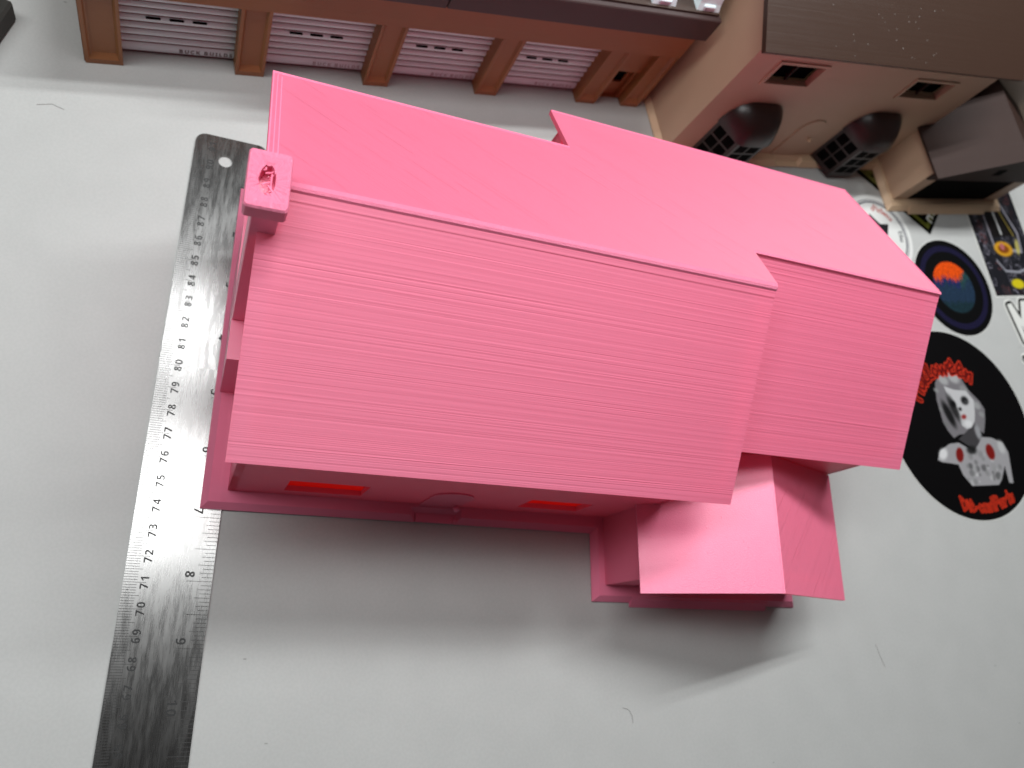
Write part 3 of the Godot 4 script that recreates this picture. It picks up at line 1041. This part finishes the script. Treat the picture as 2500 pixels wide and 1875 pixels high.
func stickers() -> void:
	# black round sticker with a grey bust between two red hand-lettered lines
	var im := canvas(900, Color(0.016, 0.015, 0.018))
	paint(im, V([[0.402, 0.286], [0.411, 0.274], [0.439, 0.251], [0.499, 0.233], [0.552, 0.231], [0.598, 0.248], [0.629, 0.332], [0.687, 0.4], [0.705, 0.445], [0.68, 0.506], [0.64, 0.57], [0.61, 0.545], [0.56, 0.56], [0.455, 0.56], [0.412, 0.574], [0.387, 0.536], [0.371, 0.486], [0.376, 0.371]]), Color(0.42, 0.41, 0.42))
	for h in [[0.47, 0.27, 0.05, 0.6], [0.55, 0.26, 0.06, 0.62], [0.6, 0.33, 0.045, 0.5], [0.655, 0.42, 0.04, 0.55], [0.67, 0.47, 0.03, 0.5], [0.395, 0.32, 0.025, 0.5], [0.385, 0.42, 0.02, 0.45], [0.39, 0.5, 0.025, 0.4], [0.64, 0.53, 0.025, 0.42]]:
		dab(im, Vector2(h[0], h[1]), Vector2(h[2], h[2] * 0.7), Color(h[3], h[3], h[3], 0.9), 0.5)
	dab(im, Vector2(0.43, 0.45), Vector2(0.035, 0.1), Color(0.05, 0.05, 0.05, 0.9), -0.25)
	paint(im, V([[0.597, 0.511], [0.619, 0.55], [0.592, 0.615], [0.547, 0.653], [0.5, 0.625], [0.442, 0.583]]), Color(0.22, 0.215, 0.22))
	dab(im, Vector2(0.6, 0.56), Vector2(0.03, 0.06), Color(0.55, 0.55, 0.56, 0.9))
	paint(im, V([[0.459, 0.302], [0.526, 0.326], [0.609, 0.337], [0.646, 0.39], [0.626, 0.452], [0.603, 0.499], [0.561, 0.533], [0.524, 0.536], [0.499, 0.515], [0.496, 0.466], [0.482, 0.403], [0.467, 0.359]]), Color(0.68, 0.675, 0.68))
	dab(im, Vector2(0.48, 0.42), Vector2(0.035, 0.1), Color(0.12, 0.12, 0.12, 0.9), -0.2)
	dab(im, Vector2(0.578, 0.388), Vector2(0.038, 0.032), Color(0.08, 0.08, 0.085, 0.95))
	dab(im, Vector2(0.583, 0.394), Vector2(0.014, 0.008), Color(0.3, 0.3, 0.3, 0.8))
	dab(im, Vector2(0.487, 0.4), Vector2(0.026, 0.026), Color(0.05, 0.05, 0.05, 0.95))
	dab(im, Vector2(0.525, 0.43), Vector2(0.016, 0.014), Color(0.05, 0.05, 0.05, 0.9))
	dab(im, Vector2(0.533, 0.472), Vector2(0.026, 0.017), Color(0.5, 0.14, 0.14, 0.95), -0.2)
	dab(im, Vector2(0.55, 0.51), Vector2(0.04, 0.025), Color(0.78, 0.78, 0.78, 0.7))
	paint(im, V([[0.25, 0.671], [0.286, 0.628], [0.366, 0.6], [0.434, 0.6], [0.522, 0.655], [0.583, 0.614], [0.614, 0.587], [0.681, 0.596], [0.755, 0.63], [0.774, 0.682], [0.735, 0.841], [0.705, 0.837], [0.713, 0.749], [0.657, 0.815], [0.624, 0.838], [0.432, 0.822], [0.392, 0.762], [0.383, 0.708], [0.338, 0.697], [0.277, 0.685]]), Color(0.55, 0.545, 0.55))
	rng.seed = 4
	for i in 46:
		var g := rng.randf_range(0.12, 0.75)
		dab(im, Vector2(rng.randf_range(0.42, 0.68), rng.randf_range(0.66, 0.81)), Vector2(1, 1) * rng.randf_range(0.008, 0.026), Color(g, g, g, 0.55))
	dab(im, Vector2(0.3, 0.645), Vector2(0.05, 0.035), Color(0.78, 0.78, 0.78, 0.9), -0.6)
	dab(im, Vector2(0.735, 0.65), Vector2(0.035, 0.05), Color(0.66, 0.66, 0.66, 0.9))
	dab(im, Vector2(0.51, 0.645), Vector2(0.05, 0.03), Color(0.1, 0.1, 0.1, 0.9))
	dab(im, Vector2(0.414, 0.661), Vector2(0.03, 0.045), Color(0.42, 0.07, 0.06, 0.98), 0.5, 0.3)
	dab(im, Vector2(0.641, 0.668), Vector2(0.036, 0.048), Color(0.42, 0.07, 0.06, 0.98), 0.1, 0.3)
	var arc := func(t, v):
		var a := lerpf(-1.02, 0.68, t)
		var r: float = 0.375 - 0.095 * v
		return Vector2(0.5 + r * sin(a), 0.52 - r * cos(a))
	script_word(im, "Halloween", arc, 0.1, [[0.27, Color(0.74, 0.19, 0.11)], [0.15, Color(0.34, 0.05, 0.04)]])
	var low := func(t, v): return Vector2(0.315 + 0.385 * t, 0.862 + 0.066 * v + 0.03 * sin(PI * t))
	script_word(im, "Die-castParts", low, 0.07, [[0.22, Color(0.76, 0.19, 0.1)], [0.08, Color(0.45, 0.08, 0.05)]])
	round_sticker("bust_sticker", "large black round sticker with a grey woman's bust and red lettering", Vector3(47.33, 0.004, -3.0), 6.35, 0.05, im)

	# round sticker with an orb
	im = canvas(512, Color(0.022, 0.02, 0.024))
	var fl := noise(44, 0.03, 3)
	for y in 512:
		for x in 512:
			var q := Vector2(x + 0.5, y + 0.5) / 512.0 - Vector2(0.5, 0.5)
			var r := q.length() * 2.0
			var a := rad_to_deg(atan2(q.x, -q.y))
			var col := Color(0.022, 0.02, 0.024)
			if r > 0.75 and r < 0.87:
				# printed ring: thin bands of one dark violet-blue
				col = Color(0.1, 0.09, 0.2)
				if fposmod((r - 0.75) / 0.03, 1.0) < 0.22:
					col = Color(0.03, 0.025, 0.03)
			elif r < 0.565:
				var yy := q.y + 0.5
				var wave := 0.41 + 0.05 * fl.get_noise_2d(x * 1.4, 0.0) + 0.05 * fl.get_noise_2d(x * 6.0, 9.0) - 0.09 * smoothstep(0.62, 0.72, q.x + 0.5)
				col = Color(0.85, 0.29, 0.05)
				if yy > wave:
					col = Color(0.12, 0.15, 0.34)
				if yy > wave + 0.06 + 0.04 * fl.get_noise_2d(x * 3.0, 40.0):
					col = Color(0.12, 0.19, 0.27)
				if yy > 0.66 + 0.04 * fl.get_noise_2d(x * 3.0, 70.0):
					col = Color(0.09, 0.17, 0.2)
				if q.x + 0.5 > 0.6 and yy > wave and yy < wave + 0.1:
					col = Color(0.14, 0.25, 0.26)
				col *= 0.92 + 0.25 * fl.get_noise_2d(x * 2.0, y * 2.0)
				if r > 0.535:
					col = Color(0.03, 0.03, 0.035)
			im.set_pixel(x, y, col)
	round_sticker("orb_sticker", "black round sticker with dark ring and orange and blue orb at the pink roof corner", Vector3(49.09, 0.004, -12.99), 3.65, 0.05, im)

	# white round sticker, half hidden behind the pink roof
	im = canvas(512, Color(0.8, 0.8, 0.79))
	for y in 512:
		for x in 512:
			var r := Vector2(x - 256, y - 256).length() / 256.0
			if r > 0.80 and r < 0.84 or r > 0.865 and r < 0.885:
				im.set_pixel(x, y, Color(0.3, 0.3, 0.33))
	paint(im, V([[0.45, 0.24], [0.57, 0.37], [0.7, 0.37], [0.64, 0.5], [0.6, 0.62], [0.45, 0.52], [0.28, 0.6], [0.33, 0.44], [0.22, 0.34], [0.4, 0.36]]), Color(0.12, 0.12, 0.13))
	var ring := func(t, v):
		var a := lerpf(0.0, 1.0, t)
		var r: float = 0.375 - 0.075 * v
		return Vector2(0.5 + r * sin(a), 0.5 - r * cos(a))
	script_word(im, "cPistoncs", ring, 0.07, [[0.16, Color(0.62, 0.25, 0.22)]])
	var ring2 := func(t, v):
		var a := lerpf(1.45, 1.85, t)
		var r: float = 0.385 - 0.07 * v
		return Vector2(0.5 + r * sin(a), 0.5 - r * cos(a))
	script_word(im, "litna", ring2, 0.06, [[0.14, Color(0.25, 0.25, 0.27)]])
	round_sticker("white_round_sticker", "white round sticker with grey rings half hidden behind the pink roof edge", Vector3(42.77, 0.004, -15.73), 3.0, 0.0, im)

	# triangular pennant sticker under the beige garage wing
	var t := thing("pennant_sticker", "black triangular sticker with olive border and white letters poking out under the beige garage", "sticker", Vector3(47.7, 0.004, -16.8))
	var st := begin()
	var tri := PackedVector2Array([Vector2(0, 0), Vector2(-7.0, -4.1), Vector2(3.4, -5.4)])
	sheet(st, tri, func(u, v, k): return Vector3(u, 0.012 * k, v), Vector3.UP)
	var b := part("backing", st, M.black, t)
	var inn := inset(tri, 0.32)
	var olive := mat("olive", Color(0.36, 0.37, 0.1), 0.45)
	st = begin()
	var inn2 := inset(tri, 0.62)
	for i in 3:
		var j := (i + 1) % 3
		sheet(st, PackedVector2Array([inn[i], inn[j], inn2[j], inn2[i]]), func(u, v, k): return Vector3(u, 0.0125 + 0.005 * k, v), Vector3.UP)
	part("border", st, olive, b)
	var tx := Vector3(0.86, 0, 0.5).normalized()
	var ty := Vector3(0.5, 0, -0.86).normalized()
	word("lettering", "TE", 1.0, M.vinyl, b, Vector3(-0.1, 0.0185, -1.75), tx, ty, true, 0.002, 2)
	word("lettering", "PEGGY", 0.36, olive, b, Vector3(-5.15, 0.0185, -3.7), tx, ty, false, 0.002, 2)

	# rectangular picture sticker, generic engine-room collage
	im = canvas(512, Color(0.1, 0.1, 0.12))
	rng.seed = 90
	for i in 170:
		var g := rng.randf_range(0.12, 0.6)
		var c := Vector2(rng.randf(), rng.randf())
		var tint := Color(g, g * 0.97, g * 1.06)
		if rng.randf() < 0.18:
			tint = Color(g * 0.9, g * 0.5, g * 0.5)
		var pts := []
		var a0 := rng.randf() * TAU
		for k in 9:
			var a := a0 + k * rng.randf_range(0.5, 0.8)
			pts.append(c + Vector2(cos(a), sin(a)) * rng.randf_range(0.02, 0.05))
		stroke(im, pts, rng.randf_range(0.003, 0.009), Color(tint, 0.8))
	stroke(im, V([[0.3, 0.5], [0.3, 0.2], [0.48, 0.12], [0.7, 0.2], [0.85, 0.46], [0.8, 0.62], [0.3, 0.6], [0.3, 0.5]]), 0.03, Color(0.5, 0.49, 0.52))
	paint(im, V([[0.34, 0.5], [0.34, 0.24], [0.5, 0.17], [0.66, 0.24], [0.79, 0.48]]), Color(0.07, 0.055, 0.055))
	stroke(im, V([[0.5, 0.2], [0.52, 0.46]]), 0.035, Color(0.66, 0.66, 0.66))
	stroke(im, V([[0.6, 0.2], [0.75, 0.48]]), 0.015, Color(0.55, 0.48, 0.2))
	dab(im, Vector2(0.46, 0.6), Vector2(0.2, 0.075), Color(0.72, 0.52, 0.12, 1), 0.0, 0.25)
	dab(im, Vector2(0.46, 0.6), Vector2(0.13, 0.045), Color(0.42, 0.2, 0.06, 0.9), 0.0, 0.4)
	dab(im, Vector2(0.45, 0.58), Vector2(0.05, 0.035), Color(0.62, 0.35, 0.36, 1), 0.0, 0.3)
	dab(im, Vector2(0.75, 0.58), Vector2(0.05, 0.1), Color(0.66, 0.62, 0.34, 0.9), 0.5, 0.5)
	stroke(im, V([[0.25, 0.7], [0.35, 0.79], [0.6, 0.8], [0.85, 0.76]]), 0.02, Color(0.52, 0.52, 0.55))
	dab(im, Vector2(0.5, 0.9), Vector2(0.15, 0.05), Color(0.74, 0.68, 0.1, 1), 0.0, 0.35)
	dab(im, Vector2(0.82, 0.05), Vector2(0.2, 0.07), Color(0.62, 0.62, 0.62, 0.9), 0.0, 0.4)
	t = thing("picture_sticker", "dark rectangular picture sticker with yellow spots under the edge of beige garage", "sticker", Vector3(55.1, 0.004, -18.2), 11.5)
	st = begin()
	box(st, -2.95, 2.95, 0.0, 0.012, -4.75, 4.75)
	b = part("backing", st, M.vinyl, t)
	st = begin()
	for q in [[-2.85, 4.65], [-2.85, -4.65], [2.85, -4.65], [-2.85, 4.65], [2.85, -4.65], [2.85, 4.65]]:
		st.set_uv(Vector2(q[0] / 5.7 + 0.5, q[1] / 9.3 + 0.5))
		st.add_vertex(Vector3(q[0], 0.017, q[1]) * S)
	part("print", st, printed(im), b)

	# graffiti letter sticker cut off by the right edge
	t = thing("graffiti_sticker", "white sticker with a big black-edged graffiti letter M cut off by the photo's right edge", "sticker", Vector3(55.6, 0.004, -11.5), 11.5)
	letter_sticker(t, [[-1.25, -1.35], [-0.75, -1.45], [-0.25, -0.2], [0.35, -1.6], [1.0, -1.6], [1.5, 1.5], [0.75, 1.6], [0.5, 0.0], [-0.1, 1.2], [-0.5, 0.2], [-0.35, 1.75], [-0.85, 1.55]])
	t = thing("graffiti_sticker", "graffiti sticker below the letter M, only its black tip showing at right edge", "sticker", Vector3(56.0, 0.004, -7.9), 11.5)
	letter_sticker(t, [[-1.2, -0.9], [1.2, -1.2], [1.3, -0.4], [0.1, -0.3], [1.2, 1.4], [-0.9, 1.5], [-0.8, 0.9], [0.1, 0.7]])

func letter_sticker(t: Node3D, outline: Array) -> void:
	var o := PackedVector2Array(V(outline))
	for k in 3:
		var grow: float = [0.36, 0.2, 0.0][k]
		var q := o
		if grow > 0.0:
			q = Geometry2D.offset_polygon(o, grow, Geometry2D.JOIN_ROUND)[0]
		var st := begin()
		sheet(st, q, func(u, v, e): return Vector3(u, 0.012 * (k + e), v), Vector3.UP)
		part(["backing", "outline", "letter"][k], st, [M.vinyl, M.black, M.vinyl][k], t)

# ---------------------------------------------------------------- lamps
func tube_lamp(called: String, label: String, centre: Vector3, length: float, wide: float, yaw: float, energy: float, col: Color) -> void:
	var t := thing(called, label, "lamp", centre, yaw)
	var st := begin()
	box(st, -length / 2.0 - 2.0, length / 2.0 + 2.0, 1.6, 5.0, -wide / 2.0 - 1.1, wide / 2.0 + 1.1, 0.4)
	part("housing", st, M.vinyl, t)
	st = begin()
	box(st, -length / 2.0, length / 2.0, 0.2, 1.5, -wide / 2.0, wide / 2.0, 0.3)
	part("diffuser", st, M.lamp_glow, t)
	var l := AreaLight3D.new()
	l.name = "light"
	l.area_size = Vector2(length * S, wide * S)
	l.area_normalize_energy = true
	l.light_energy = energy
	l.light_color = col
	l.shadow_enabled = true
	l.rotation_degrees.x = -90
	l.area_range = 4.0
	t.add_child(l)

func _ready() -> void:
	# camera
	var cam := Camera3D.new()
	cam.name = "camera"
	add_child(cam)
	cam.transform = Transform3D(Basis(Vector3(0.9269811582, 0.3750004810, -0.0089761653), Vector3(-0.1307790158, 0.3006655205, -0.9447206433), Vector3(-0.3515718722, 0.8769121301, 0.3277534663)), Vector3(2.12850667, 34.87641418, 11.71809376) * S)
	var att := CameraAttributesPhysical.new()
	att.frustum_focal_length = 12.0 / tan(deg_to_rad(51.541794 / 2.0))
	att.frustum_focus_distance = 0.28
	att.frustum_near = 0.02
	att.frustum_far = 6.0
	att.exposure_aperture = 12.0
	cam.attributes = att
	cam.current = true
	# room light beyond the lamps: a dim, even grey
	var env := Environment.new()
	env.background_mode = Environment.BG_COLOR
	env.background_color = Color(0.24, 0.238, 0.238)
	env.tonemap_mode = Environment.TONE_MAPPER_LINEAR
	env.tonemap_exposure = 1.1
	env.sdfgi_enabled = true
	env.ssao_enabled = true
	env.ssil_enabled = true
	var we := WorldEnvironment.new()
	we.name = "environment"
	we.environment = env
	add_child(we)
	make_materials()
	var glow := mat("lamp_glow", Color(0.9, 0.9, 0.88), 0.5)
	glow.emission_enabled = true
	glow.emission = Color(1.0, 0.98, 0.95)
	glow.emission_energy_multiplier = 0.4
	# a panel and a pair of tubes above the bench, parallel to the garage row
	var white := Color(0.98, 0.995, 1.0)
	tube_lamp("panel_lamp", "wide white panel lamp overhead, nearest the viewer", Vector3(-20.0, 70.0, -4.1), 72.0, 15.0, 12.0, L_OVER, white)
	tube_lamp("tube_lamp", "slim white tube lamp overhead, behind the panel lamp", Vector3(36.0, 75.0, -33.7), 70.0, 2.6, 12.0, L_BACK, white)
	tube_lamp("tube_lamp", "slim white tube lamp overhead, farthest from the viewer", Vector3(36.0, 75.0, -39.6), 70.0, 2.6, 12.0, L_BACK, white)

	# table top
	var st := begin()
	box(st, -90, 130, -3.0, 0.0, -75, 70, 0.2)
	var table := part("table_top", st, M.table)
	table.set_meta("kind", "structure")

	garage_row()
	beige_house()
	steel_ruler()
	pink_house()
	stickers()

	# things at the upper edge
	var t := thing("slate_block", "dark grey rough block at the upper left corner of the photo", "block", Vector3(-8.12, 0.0, -15.18), -14.0)
	st = begin()
	box(st, -7.0, 0.0, 0.02, 1.15, -0.2, 5.0, 0.12)
	part("block", st, M.slate, t)
	st = begin()
	box(st, -6.6, -0.4, 1.14, 1.5, 0.2, 4.6, 0.1)
	part("lid", st, M.slate, t)
	for k in 2:
		t = thing("white_block", ["left white plastic block on the brown garage roof edge, at the photo's top", "right white plastic block at the end of the brown garage roof"][k], "block", Vector3(-5.09, 0, -13.97) + Vector3([26.5, 29.25][k], 8.34, 0.15).rotated(Vector3.UP, deg_to_rad(12.45)), 12.45)
		st = begin()
		var hw := 0.72
		loft(st, rect(-hw, hw, -2.4, 0.0, 0.0), rect(-hw * 0.9, hw * 0.9, -2.6, -0.15, 0.35))
		loft(st, rect(-hw * 0.9, hw * 0.9, -2.6, -0.15, 0.35), rect(-hw * 0.75, hw * 0.75, -2.9, -0.75, 2.6))
		part("body", st, M.white_print, t)
		st = begin()
		box(st, -hw * 0.5, hw * 0.5, 0.1, 0.32, -0.2, 0.02, 0.05)
		part("foot", st, M.white_print, t)
	# lint on the table
	var lint := [[Vector3(21.78, 0.02, 13.76), Vector3(22.1, 0.02, 13.85), Vector3(22.25, 0.03, 14.1), Vector3(22.29, 0.02, 14.42)], [Vector3(37.61, 0.02, 10.71), Vector3(37.8, 0.03, 11.3), Vector3(38.06, 0.02, 11.89)], [Vector3(-6.57, 0.02, -11.2), Vector3(-6.0, 0.03, -11.4), Vector3(-5.5, 0.02, -11.25)]]
	var lint_label := ["tiny curled lint hair on the table below the pink garage wing", "short straight lint hair on the table at lower right", "faint curved hair on the table in front of the leftmost brown pillar"]
	for i in 3:
		st = begin()
		tube(st, lint[i], 0.007, 4)
		var o := part("lint_hair", st, M.lint)
		tag(o, lint_label[i], "lint")
